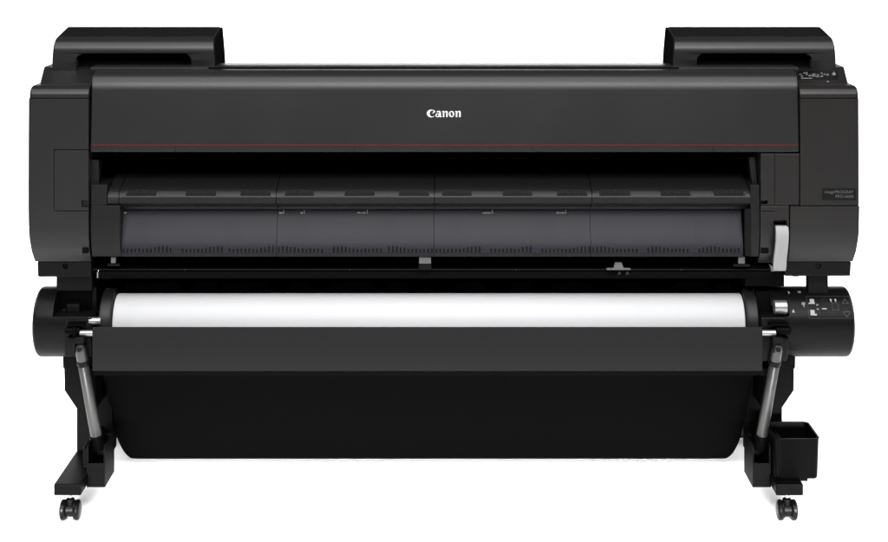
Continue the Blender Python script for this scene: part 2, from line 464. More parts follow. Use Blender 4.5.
# side guards of the paper guide with their arms
def guard(left):
    def piece(c0, c1, rows, nm):
        pr = [(y, Z(r, y)) for r, y in rows]
        pr += [(0.30, pr[-1][1]), (0.30, pr[0][1])]
        b = NB(); prism_x(b, pr, X(c0, YF), X(c1, YF)); return link(nm, b, M['guard'], PR, bevel=0.0012, seg=2)
    full = ((185, 0.113), (190, 0.112), (200, 0.111), (225, 0.108), (240, 0.110), (250, 0.116), (256.6, 0.126))
    low = ((209, 0.1115), (225, 0.1085), (240, 0.1105), (250, 0.1165), (256.5, 0.126))
    if left: piece(89.9, 119.2, [(205.6, 0.1108)] + list(full[3:]), 'side_guard'); piece(89.9, 106.0, [q for q in full if q[0] < 210] [:3] + [(205.2, 0.1109)], 'guard_shoulder')
    else: piece(751.4, 760.4, full, 'side_guard')
    b = NB()
    if left: pts = [(91, 160), (98.6, 160), (98.9, 186), (90.6, 186)]; y0 = 0.132
    else: pts = [(749.2, 157), (755.2, 157), (757.6, 186), (752.2, 186)]; y0 = 0.132
    prism_y(b, [(X(c, y0), Z(r, y0)) for c, r in pts], y0, y0 + 0.03)
    link('guard_arm', b, M['guard'], PR, bevel=0.002)
guard(True); guard(False)
bm = NB(); prism_y(bm, [(X(c, .12), Z(r, .12)) for c, r in ((755, 153.8), (759.8, 153.8), (759.8, 186), (757.2, 168), (755.4, 160))], 0.14, 0.16)
link('arm_stop', bm, M['black'], PR)

# guide bar across the recess: dark upper slope, bright edge, front face; four lengths with thin joints
joints = [117.6, 275.4, 434.4, 592.6, 752.0]
barprof = [(0.34, Z(163, 0.34)), (0.27, Z(169, 0.27)), (0.20, Z(178, 0.20)), (0.152, Z(186.2, 0.152)), (0.134, Z(188.6, 0.134))]
barprof += bez((0.131, Z(189.2, 0.131)), (0.122, Z(191.4, 0.122)), (0.1165, Z(195.4, 0.1165)), 5)
barprof += [(0.1145, Z(197.2, 0.1145)), (0.113, Z(203.0, 0.113)), (0.116, Z(204.4, 0.116)), (0.150, Z(203.6, 0.150)), (0.156, Z(208.6, 0.156)), (0.34, Z(208.6, 0.156))]
segs = [[125, 155.4], [184.6, 215.3], [239.6, 270], [284.2, 313.6], [344, 374.5], [398.5, 429.3], [441.8, 472], [502.7, 533], [557.4, 588], [600, 631.6], [661.4, 692], [714.8, 746]]
def on_bar(i, u):  # point on the bright edge's polyline
    return barprof[i]
for k in range(-1, 4):
    a = 106.2 if k < 0 else joints[k]; b_ = joints[k + 1]
    bm = NB(); prism_x(bm, barprof, X(a + 0.35, YF), X(b_ - 0.35, YF))
    o = link('guide_bar_end' if k < 0 else 'guide_bar', bm, M['bar'], PR, bevel=0.0)
    for c0, c1 in segs:
        if a < c0 < b_:
            # shallow pocket with a ribbed pad in it
            b1 = NB(); pbox(b1, c0, c1, 188.0, 196.6, 0.105, 0.1225)
            cut(o, [b1])
            b2 = NB()
            x0, x1 = X(c0 + 0.5, YF), X(c1 - 0.5, YF); n = 15
            for i in range(n):
                xa = x0 + (x1 - x0) * i / n
                prism_x(b2, [(0.1215, Z(196.0, 0.117)), (0.1165, Z(195.0, 0.117)), (0.1165, Z(191.0, 0.117)), (0.121, Z(189.4, 0.121)), (0.128, Z(188.9, 0.128)), (0.128, Z(196.0, 0.117))], xa, xa + (x1 - x0) / n * 0.62)
            box(b2, x0, x1, 0.1220, 0.1275, Z(196.1, 0.117), Z(189.8, 0.121))
            link('ribbed_pad', b2, M['pad'], o)

# smoked output window below the bar, in four panes
winprof = [(0.157, Z(208.2, 0.157)), (0.1545, Z(213, 0.1545)), (0.150, Z(219, 0.150)), (0.144, Z(226, 0.144)), (0.137, Z(234, 0.137)), (0.130, Z(242, 0.130)), (0.1255, Z(248, 0.1255)), (0.1245, Z(251, 0.1245)), (0.1275, Z(256.6, 0.1275))]
def win_y(row):
    for (y0, z0), (y1, z1) in zip(winprof, winprof[1:]):
        r0 = HZ + (EYE - z0) * FL / (4 + y0); r1 = HZ + (EYE - z1) * FL / (4 + y1)
        if r0 <= row <= r1 + 1e-6: return y0 + (y1 - y0) * (row - r0) / (r1 - r0)
    return 0.125
bands = [(119.4, 275.2), (275.6, 433.6), (434.0, 591.6), (592.0, 745.0)]
PANES = []
for a, b_ in bands:
    pr = winprof + [(0.168, winprof[-1][1]), (0.168, winprof[0][1])]
    bm = NB(); prism_x(bm, pr, X(a, YF), X(b_, YF))
    PANES.append(link('output_window', bm, M['window'], PR))
# vertical ribs near the lower edge of each pane, in gentle waves
for (a, b_), pane in zip(bands, PANES):
    bm = NB(); c = a + 1.5; k = 0; ph = rnd.uniform(0, 6)
    skip = [a + (b_ - a) * f for f in (rnd.uniform(.30, .38), rnd.uniform(.62, .70))]
    while c < b_ - 2:
        if min(abs(c - q) for q in skip) > 3.5:
            h = 3.6 + 2.6 * max(0, math.sin((c - a) * 0.115 + ph)) + rnd.uniform(-.5, .5)
            r1 = 252.3; r0 = r1 - h
            zz = [Z(r, win_y(r)) for r in (r0, (r0 + r1) / 2, r1)]
            yy = [win_y(r) for r in (r0, (r0 + r1) / 2, r1)]
            prism_x(bm, [(yy[0] - .0003, zz[0]), (yy[1] - .0007, zz[1]), (yy[2] - .0007, zz[2]), (yy[2] + .002, zz[2]), (yy[1] + .002, zz[1]), (yy[0] + .002, zz[0])], X(c, YF), X(c + rnd.uniform(1.3, 1.8), YF))
        c += 3.95; k += 1
    zs_ = Z(251, win_y(251)); box(bm, X(a + 1.6, YF), X(b_ - 2.5, YF), win_y(251) + .0012, win_y(251) + .0018, zs_ - .003, zs_ + .001)   # the strip the ribs stand on
    link('window_ribs', bm, M['rib'], pane)
    bm = NB(); rs = (252.7, 254.5, 256.5)
    prism_x(bm, [(win_y(r) - .0008, Z(r, win_y(r))) for r in rs] + [(win_y(r) + .002, Z(r, win_y(r))) for r in rs[::-1]], X(a + .2, YF), X(b_ - .2, YF)); link('window_lip', bm, M['guard'], pane)
# faint moulding line in each pane
for c, pane in ((223.4, PANES[0]), (380, PANES[1]), (539.6, PANES[2]), (697, PANES[3])):
    bm = NB()
    rs = (216, 224, 232, 240, 244)
    pr = [(win_y(r) - 0.0003, Z(r, win_y(r))) for r in rs] + [(win_y(r) + 0.002, Z(r, win_y(r))) for r in rs[::-1]]
    prism_x(bm, pr, X(c, YF), X(c + 0.5, YF)); link('moulding_line', bm, M['pad'], pane)
# little white paper-width marks under the bar
def mark(bm, c0, c1, r0, r1):
    rm = (r0 + r1) / 2
    y = win_y(rm)
    prism_x(bm, [(win_y(r1) - .0006, Z(r1, win_y(r1))), (win_y(r0) - .0006, Z(r0, win_y(r0))), (win_y(r0) + .001, Z(r0, win_y(r0))), (win_y(r1) + .001, Z(r1, win_y(r1)))], X(c0, YF), X(c1, YF))
for pane, marks in ((PANES[0], [(119.5, 122.3, 211.8, 213.6)]),
                    (PANES[1], [(277.0, 280.2, 212.0, 213.6), (281.0, 281.9, 209.8, 213.6), (298.6, 301.0, 212.0, 213.6), (302.0, 302.9, 209.8, 213.6),
                               (356.2, 359.2, 212.0, 213.4), (360.0, 361.6, 212.4, 213.4), (362.2, 364.4, 211.9, 213.4), (365.8, 366.7, 209.8, 213.6)]),
                    (PANES[2], [(483.2, 485.2, 212.4, 213.5), (485.7, 487.6, 211.9, 213.5), (488.2, 491.4, 212.2, 213.5), (492.6, 493.6, 209.6, 213.5),
                               (558.0, 560.2, 211.9, 213.5), (560.8, 562.6, 212.3, 213.5), (563.2, 565.6, 212.0, 213.5), (566.8, 567.8, 209.6, 213.5)])):
    for m_ in marks:
        bm = NB(); mark(bm, *m_); link('width_mark', bm, M['greyink'], pane)

# inner dark slat at the right of the panes
bm = NB(); pbox(bm, 745.1, 751.2, 209, 256, 0.112, 0.13)
link('window_end_strip', bm, M['dark'], PR)

# ---- shelf and cutter rail beneath the window
bm = NB()
prism_x(bm, [(0.150, Z(270.3, .150)), (0.150, Z(269.0, .150)), (0.30, Z(258, .30)), (0.43, Z(256, .43)), (0.43, Z(270.3, .150))], X(90.5, .15), X(774, .15))
link('lower_shelf', bm, M['inner'], PR, bevel=0.0015)
bm = NB(); pbox(bm, 98, 772, 270.6, 278.6, 0.158, 0.42)
link('cutter_rail', bm, M['black'], PR, bevel=0.002)
bm = NB(); pbox(bm, 98, 772, 278.9, 296, 0.30, 0.42)
RAIL = link('lower_inner_panel', bm, M['black'], PR)
for c, w, sl in ((136, 11, 3), (163, 20, 4), (205, 14, 3), (246, 24, 5), (300, 12, 3), (352, 24, 5), (399, 12, 3), (470, 16, 4), (522, 12, 3), (571, 22, 5), (628, 15, 4), (690, 18, 4), (722, 9, 2)):
    y = 0.290; bm = NB()
    prism_y(bm, [(X(c - w, y), Z(291, y)), (X(c + w, y), Z(291, y)), (X(c + w - sl, y), Z(282.5, y)), (X(c - w + sl, y), Z(282.5, y))], y, 0.301)
    link('panel_boss', bm, M['boss'], RAIL, bevel=0.003)
# metal clips and edge guides on the shelf
def clip(c0, c1, r0, r1, base=None, material=None):
    b = NB(); pbox(b, c0, c1, r0, r1, 0.135, 0.147)
    o = link('paper_clip', b, material or M['clip'], PR, bevel=0.001, seg=2)
    if base:
        b = NB(); pbox(b, *base, 0.137, 0.149); link('clip_base', b, M['dark'], o, bevel=0.0007, seg=2)
clip(110.8, 115.6, 256.9, 263.2, (107.5, 119.5, 263.8, 266.2))
clip(419.0, 431.0, 257.0, 263.8, (418.6, 431.4, 264.6, 269.4))
clip(738.4, 745.0, 256.9, 263.8, (733.5, 750, 264.4, 266.6))
bm = NB(); prism_y(bm, [(X(c, .14), Z(r, .14)) for c, r in ((606.4, 269.8), (606.4, 268.3), (613.4, 268.0), (615, 262.4), (621.6, 262.4), (623.6, 268.0), (630.6, 268.3), (630.6, 269.8))], 0.137, 0.149)
link('cutter_carriage', bm, M['clip'], PR, bevel=0.0006, seg=2)
for c in (617.4, 625.6):
    bm = NB(); prism_y(bm, [(X(a, .157), Z(b, .157)) for a, b in ((c, 275), (c + 1.4, 271.4), (c + 2.6, 271.4), (c + 4, 275), (c + 2.6, 274.2), (c + 1.4, 274.2))], 0.1565, 0.159)
    link('cutter_position_mark', bm, M['dimink'], PR)
bm = NB(); cyl(bm, P(97.6, 271.8, .14), P(97.6, 277.8, .14), 0.0019, 12)
link('hinge_pin', bm, M['silver'], PR)
for c in (185, 350, 516, 681):
    bm = NB(); cyl(bm, (X(c, .148), 0.1495, Z(269.4, .148) - 0.0005), (X(c, .148), 0.1435, Z(269.4, .148) - 0.0005), 0.0013, 10)
    link('rail_screw', bm, M['dimink'], PR)

# ---- lower rails under the end housings
def lower_block(left):
    y = YF + 0.034
    if left:
        pts = [(37.6, 276.2), (37.2, 261.8), (91, 261.8), (91, 277.0), (39, 277.0)]
    else:
        pts = [(784.6, 276.2), (784.6, 261.8), (851.4, 261.8), (850.4, 276.2)]
    b = NB(); prism_y(b, [(X(c, y), Z(r, y)) for c, r in pts], y, 0.58)
    o = link('base_rail', b, M['dark'] if left else M['dark'], PR, bevel=0.003)
    sc = (65.4, 266.2) if left else (818.4, 266)
    c = NB(); q = P(*sc, y); cyl(c, q - Vector((0, .01, 0)), q + Vector((0, .008, 0)), 0.0068, 20); cut(o, [c])
    c = NB(); cyl(c, q + Vector((0, .0025, 0)), q + Vector((0, .010, 0)), 0.005, 16); link('rail_bolt', c, M['black'] if left else M['dark'], o)
    # neck down to the roll unit
    y = 0.165
    b = NB(); n = (56.3, 92) if left else (808.2, 828.2)
    pbox(b, n[0], n[1], 275, 291 if left else 296, y, 0.24 if left else 0.195)
    link('support_neck', b, M['dark'], PR, bevel=0.002)
lower_block(True); lower_block(False)
bm = NB(); pbox(bm, 88, 101, 274, 304, 0.27, 0.29)
link('recess_lower_panel', bm, M['black'], PR)
bm = NB(); pbox(bm, 745, 784.4, 266, 286.5, 0.16, 0.42)
link('recess_lower_panel', bm, M['black'], PR, bevel=0.002)

# ---- ink tank covers on top
def tank_cover(left):
    y0 = 0.25
    f = (lambda c: c) if left else (lambda c: 888 - c)
    # profile: front face, rounded shoulder, crown rising to the back, rear drop
    zbase = Z(66, y0) - 0.030
    pr = [(y0 + 0.001, zbase), (y0, Z(60, y0)), (y0, Z(52.4, y0)), (y0, Z(51.2, y0))]
    pr += bez((y0, Z(50.5, y0)), (y0 + 0.003, Z(37.9, y0)), (y0 + 0.050, Z(35.8, y0 + 0.050)), 14)
    pr += bez((y0 + 0.050, Z(35.8, y0 + 0.050)), (y0 + 0.11, Z(30.5, y0 + 0.11)), (y0 + 0.155, Z(27.0, y0 + 0.155)), 5)[1:]
    pr += [(y0 + 0.170, Z(28.5, y0 + 0.17)), (y0 + 0.19, zbase + 0.05), (y0 + 0.19, zbase)]
    xo, xi = [], []
    for (y, z) in pr:
        row = HZ + (EYE - z) * FL / (4 + y)
        t = min(1, max(0, (63 - row) / 23.0))
        xo.append(X(f(51.6 + 1.8 * t), y0)); xi.append(X(f(215.6 - 2.0 * t), y0))
    b = NB(); prism_x(b, pr, xo, xi)
    o = link('ink_tank_cover', b, M['body'], PR, bevel=0.004, seg=4, bang=55)
    c = NB(); x0, x1 = sorted((X(f(75.8), y0), X(f(191.2), y0)))
    prism_y(c, rrect(x0, x1, zbase - 0.02, Z(53.8, y0), 0.017, 8), y0 - 0.05, y0 + 0.05); cut(o, [c])
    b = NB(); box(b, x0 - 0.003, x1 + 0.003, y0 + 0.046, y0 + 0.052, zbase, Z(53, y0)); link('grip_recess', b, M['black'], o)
    # matt black plate added on the inner side to kill its glancing reflection, 1.5 mm proud of the shell
    ins = []
    for (y, z), xx in zip(pr, xi): ins.append((y, z, xx))
    sg = 1 if left else -1
    mid = [(y, z) for y, z, _ in ins]; cy = sum(p[0] for p in mid) / len(mid); cz = sum(p[1] for p in mid) / len(mid)
    pr2 = [(cy + (y - cy) * 0.985, cz + (z - cz) * 0.985) for y, z in mid]
    b = NB(); prism_x(b, pr2, [x - sg * 0.006 for x in xi], [x + sg * 0.0015 for x in xi]); link('inner_side_shade', b, M['side_shade'], o)
    # dark panel added on the crown, shading of the top slope put into colour
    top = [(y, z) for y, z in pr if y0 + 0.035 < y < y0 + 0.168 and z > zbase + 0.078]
    crown_shade = [(y, z + 0.0008) for y, z in top] + [(y, z - 0.004) for y, z in top[::-1]]
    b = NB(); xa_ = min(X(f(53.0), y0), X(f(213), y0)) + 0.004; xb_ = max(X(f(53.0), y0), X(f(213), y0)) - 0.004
    prism_x(b, crown_shade, xa_, xb_); link('crown_shade_panel', b, M['crown_shade'], o, bevel=0.0006, seg=2)
    return o
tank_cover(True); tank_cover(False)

# ---- roll unit: drums at both ends
YC = 0.20
def fit(r0, r1):
    a0, a1 = math.atan((r0 - HZ) / FL), math.atan((r1 - HZ) / FL); m = (a0 + a1) / 2
    d = (4 + YC) / math.cos(m); return EYE - (4 + YC) * math.tan(m), d * math.sin((a1 - a0) / 2), d, m
ZC, RD, DD, MM = fit(286, 357)
def rad(row): return DD * math.sin(MM - math.atan((row - HZ) / FL))
yd = YC - RD         # nearest line of the drum
def XD(c): return X(c, 0.135)
# left drum
prof = [(XD(31.4), 0), (XD(31.6), RD * .45), (XD(32.0), RD * .70), (XD(32.8), RD * .85), (XD(34.0), RD * .935), (XD(35.4), RD * .98), (XD(37.2), RD), (XD(91.2), RD)]
bm = NB(); lathe(bm, (0, YC, ZC), (1, 0, 0), prof, 72)
LD = link('roll_unit_drum', bm, M['drum'], PR, ang=40)
c1 = NB(); box(c1, XD(54.0), XD(93), YC - 0.2, YC - 0.005, Z(317.4, yd), ZC + 0.2)
cut(LD, [c1])
bm = NB()
pbox(bm, 66.5, 79.4, 304.5, 317.2, 0.158, 0.19)
pbox(bm, 61.5, 66.0, 309.5, 317.2, 0.158, 0.19)
link('recess_block', bm, M['dark'], LD, bevel=0.002)
bm = NB(); pbox(bm, 57.5, 91.0, 289, 317, 0.186, 0.1945); link('recess_plate', bm, M['stand'], LD)
# right drum
prof = [(XD(771.2), RD), (XD(850.0), RD), (XD(851.8), RD * .98), (XD(853.2), RD * .935), (XD(854.4), RD * .85), (XD(855.2), RD * .70), (XD(855.5), RD * .45), (XD(855.7), 0)]
bm = NB(); lathe(bm, (0, YC, ZC), (1, 0, 0), prof, 72)
RDm = link('roll_unit_drum', bm, M['drum'], PR, ang=40)
c1 = NB(); box(c1, XD(770), XD(788.2), YC - 0.2, YC - 0.03, Z(317.0, yd), ZC + 0.055)
cut(RDm, [c1])
bm = NB(); pbox(bm, 756, 788, 292, 317.5, 0.162, 0.19); link('recess_plate', bm, M['black'], RDm)
# drum surface point for a row
def drum_pt(col, row, lift):
    a = math.atan((row - HZ) / FL)
    s = DD * math.sin(MM - a); s = max(-RD * .999, min(RD * .999, s))
    t = DD * math.cos(MM - a) - math.sqrt(RD * RD - s * s)
    p = Vector((0, -4 + t * math.cos(a), EYE - t * math.sin(a)))
    n = (p - Vector((0, YC, ZC))).normalized(); p += n * lift
    p.x = XD(col); return p
def drum_patch(bm, c0, c1, r0, r1, lift, n=None, th=0.0012):
    n = n or max(1, int((r1 - r0) / 3))
    rs = [r0 + (r1 - r0) * i / n for i in range(n + 1)]
    G = [[bm.verts.new(drum_pt(c, r, l)) for c in (c0, c1)] for l in (lift,) for r in rs]
    H = [[bm.verts.new(drum_pt(c, r, lift - th)) for c in (c0, c1)] for r in rs]
    for i in range(n):
        bm.faces.new((G[i][0], G[i][1], G[i+1][1], G[i+1][0])); bm.faces.new((H[i][0], H[i+1][0], H[i+1][1], H[i][1]))
        bm.faces.new((G[i][0], G[i+1][0], H[i+1][0], H[i][0])); bm.faces.new((G[i][1], H[i][1], H[i+1][1], G[i+1][1]))
    bm.faces.new((G[0][0], H[0][0], H[0][1], G[0][1])); bm.faces.new((G[n][0], G[n][1], H[n][1], H[n][0]))
def drum_line(bm, c0, c1, r0, r1, w, lift=0.0004):
    drum_patch(bm, c0, c1, r0, r0 + w, lift, 1); drum_patch(bm, c0, c1, r1 - w, r1, lift, 1)
    drum_patch(bm, c0, c0 + w, r0 + w, r1 - w, lift); drum_patch(bm, c1 - w, c1, r0 + w, r1 - w, lift)
bm = NB(); drum_line(bm, 807.4, 851.2, 296.4, 318.4, 0.28)
link('panel_outline', bm, M['dimink'], RDm)
bm = NB(); drum_patch(bm, 820.6, 826.4, 298.6, 316.8, 0.0010)
drum_patch(bm, 831.8, 838.0, 303.6, 310.0, 0.0010)
link('panel_button', bm, M['dark'], RDm, bevel=0.0004, seg=2)
bm = NB(); drum_line(bm, 831.6, 838.2, 303.4, 310.2, 0.3, 0.0014)
for c0, r0, up in ((842.5, 298.6, 1), (842.5, 312, -1)):   # two arrow outlines
    for i in range(4):
        w = 0.9 * (i + 0.6) if up > 0 else 0.9 * (4 - i)
        r = r0 + i * 1.3
        drum_patch(bm, 845.6 - w, 845.6 - w + 0.7, r, r + 1.2, 0.0005, 1); drum_patch(bm, 845.6 + w - 0.7, 845.6 + w, r, r + 1.2, 0.0005, 1)
    drum_patch(bm, 842.6, 848.6, r0 + (4.6 if up > 0 else -0.6), r0 + (5.1 if up > 0 else -0.1), 0.0005, 1)
link('button_outline', bm, M['dimink'], RDm)
def icon(patches, material):
    b = NB()
    for k, q in enumerate(patches): drum_patch(b, *q[:4], (q[4] if len(q) > 4 else 0.0006) + k * 0.00003)
    link('panel_icon', b, material, RDm)
icon([(810.4, 814.8, 299.2, 302.9), (808.8, 814.9, 302.8, 304.0)], M['icon'])
icon([(809.4, 813.6, 310.0, 315.4), (813.5, 815.6, 313.8, 315.6)], M['icon'])
icon([(821.2, 826.0, 308.4, 309.4, 0.0014)], M['icon'])
for c in (831.6, 836.2): icon([(c - 0.9, c + 0.9, 299.2, 300.7), (c - 0.4, c + 0.4, 300.5, 302.2)], M['icon'])
icon([(787.9, 792.3, 292.4, 293.2), (790.2, 791.9, 291.6, 293.6)], M['icon'])
icon([(791.4, 793.6, 311.0, 312.6), (792.0, 793.0, 309.8, 311.2)], M['icon'])
icon([(800.4, 803.9, 291.2, 292.5), (801.2, 803.1, 292.3, 293.2)], M['greyink'])
icon([(801.8, 805.2, 302.4, 305.0), (803.2, 804.4, 304.8, 307.2)], M['greyink'])
for r in (304.6, 308.8): icon([(816.0, 818.6, r, r + 0.8), (816.4, 817.2, r - .6, r + 1.2)], M['greyink'])
# silver thumb roller in the right drum and holder shafts
bm = NB(); yk = 0.116; zk = (Z(301.4, yk) + Z(315.2, yk)) / 2; rk = (Z(301.4, yk) - Z(315.2, yk)) / 2
cyl(bm, (X(774.8, yk), yk + .012, zk), (X(787.6, yk), yk + .012, zk), rk, 40, 0.08)
link('silver_thumb_roller', bm, M['silver'], PR, ang=40)
bm = NB(); cyl(bm, P(89.2, 320.9, .118), P(101, 320.9, .118), 0.0092, 28, 0.06)
link('shaft_end', bm, M['silver'], PR, ang=40)

# end plates (brackets) holding the rod of the basket
bm = NB(); prism_y(bm, [(X(c, .108), Z(r, .108)) for c, r in ((64, 357), (64, 322), (68, 319.6), (86, 319.6), (91.6, 317.6), (91.6, 357))], 0.110, 0.19)
link('roll_bracket', bm, M['drum'], PR, bevel=0.004)
bm = NB(); prism_y(bm, [(X(c, .108), Z(r, .108)) for c, r in ((761, 362), (761, 317.6), (788.5, 317.6), (788.5, 357), (786, 362))], 0.110, 0.19)
link('roll_bracket', bm, M['drum'], PR, bevel=0.004)
for left in (True, False):
    yq = 0.094
    bm = NB()
    if left:
        cyl(bm, P(65.4, 330.9, yq), P(80.4, 330.9, yq), 0.0098, 28, 0.15)
        pbox(bm, 67, 84, 324.6, 326.6, yq - 0.006, yq + 0.02); pbox(bm, 67.6, 82.5, 337.2, 339.0, yq - 0.004, yq + 0.02)
        pbox(bm, 73.0, 76.0, 327.4, 336.8, yq - 0.013, yq + .01)
    else:
        cyl(bm, P(775.4, 330.9, yq), P(790.4, 330.9, yq), 0.0104, 28, 0.15)
        pbox(bm, 769.6, 789, 324.2, 326.2, yq - 0.006, yq + 0.02); pbox(bm, 772, 788.5, 337.6, 339.4, yq - 0.004, yq + 0.02)
        pbox(bm, 788.4, 791.6, 328.4, 332.8, yq - 0.004, yq + .01)
    link('rod_clamp', bm, M['stand'], PR, bevel=0.001, seg=2)
    bm = NB()
    if left: cyl(bm, P(80.0, 333.2, yq - .001), P(98, 333.2, yq - .001), 0.0075, 28, 0.05)
    else: cyl(bm, P(757, 333.0, yq - .001), P(775.6, 333.0, yq - .001), 0.0075, 28, 0.05)
    link('basket_rod', bm, M['silver'], PR, ang=40)

# ---- fabric basket: front flap and hanging sheet
ya = 0.085
bm = NB()
th = 0.004
prf = [(ya + 0.012, Z(327.6, ya + 0.012))] + bez((ya + 0.004, Z(327.2, ya)), (ya, Z(328, ya)), (ya, Z(331.5, ya)), 4) + [(ya, Z(350, ya)), (ya + 0.002, Z(370, ya)), (ya + 0.006, Z(371.2, ya + .004)), (ya + 0.014, Z(371, ya + .004)), (ya + 0.012, Z(350, ya)), (ya + 0.018, Z(331, ya))]
prism_x(bm, prf, X(92.2, ya), X(762.6, ya))
APR = link('basket_front_flap', bm, M['apron'], PR, bevel=0.0012, seg=2, bang=50)
# hanging sheet: slants back and rolls round at the bottom, its lower corners rounded
xl, xr = X(101.5, 0.20), X(754.6, 0.20)
line = [(0.135, Z(366, .135)), (0.20, Z(371, 0.20)), (0.255, Z(391, .255)), (0.305, Z(409, .305)), (0.352, Z(426, .352)), (0.392, Z(440, .392)), (0.416, Z(449, .416)), (0.430, Z(455, .430)), (0.440, Z(458.6, .440)), (0.456, Z(459.6, .452)), (0.475, Z(458.6, .46)), (0.51, 0.04), (0.545, 0.12), (0.56, 0.25), (0.57, 0.36)]
inset = [0, 0, 0, 0, 0, 0.001, 0.008, 0.016, 0.026, 0.030, 0.030, 0.02, 0.01, 0, 0]
bm = NB(); NU = 60
grid = []
for (y, z), ins in zip(line, inset):
    rowv = []
    for i in range(NU + 1):
        t = i / NU; x = xl + ins + (xr - xl - 2 * ins) * t
        sag = 0.0022 * math.sin(t * 9 + z * 7) * math.sin(math.pi * t) * (1 if 0.03 < z < 0.33 else 0)
        rowv.append(bm.verts.new((x, y + sag, z)))
    grid.append(rowv)
for a, b_ in zip(grid, grid[1:]):
    for i in range(NU): bm.faces.new((a[i], a[i+1], b_[i+1], b_[i]))
SHEET = link('basket_sheet', bm, M['cloth_shaded'], PR, ang=80)
sd = SHEET.modifiers.new('thickness', 'SOLIDIFY'); sd.thickness = 0.003
sb = SHEET.modifiers.new('round', 'SUBSURF'); sb.levels = 1; sb.render_levels = 2

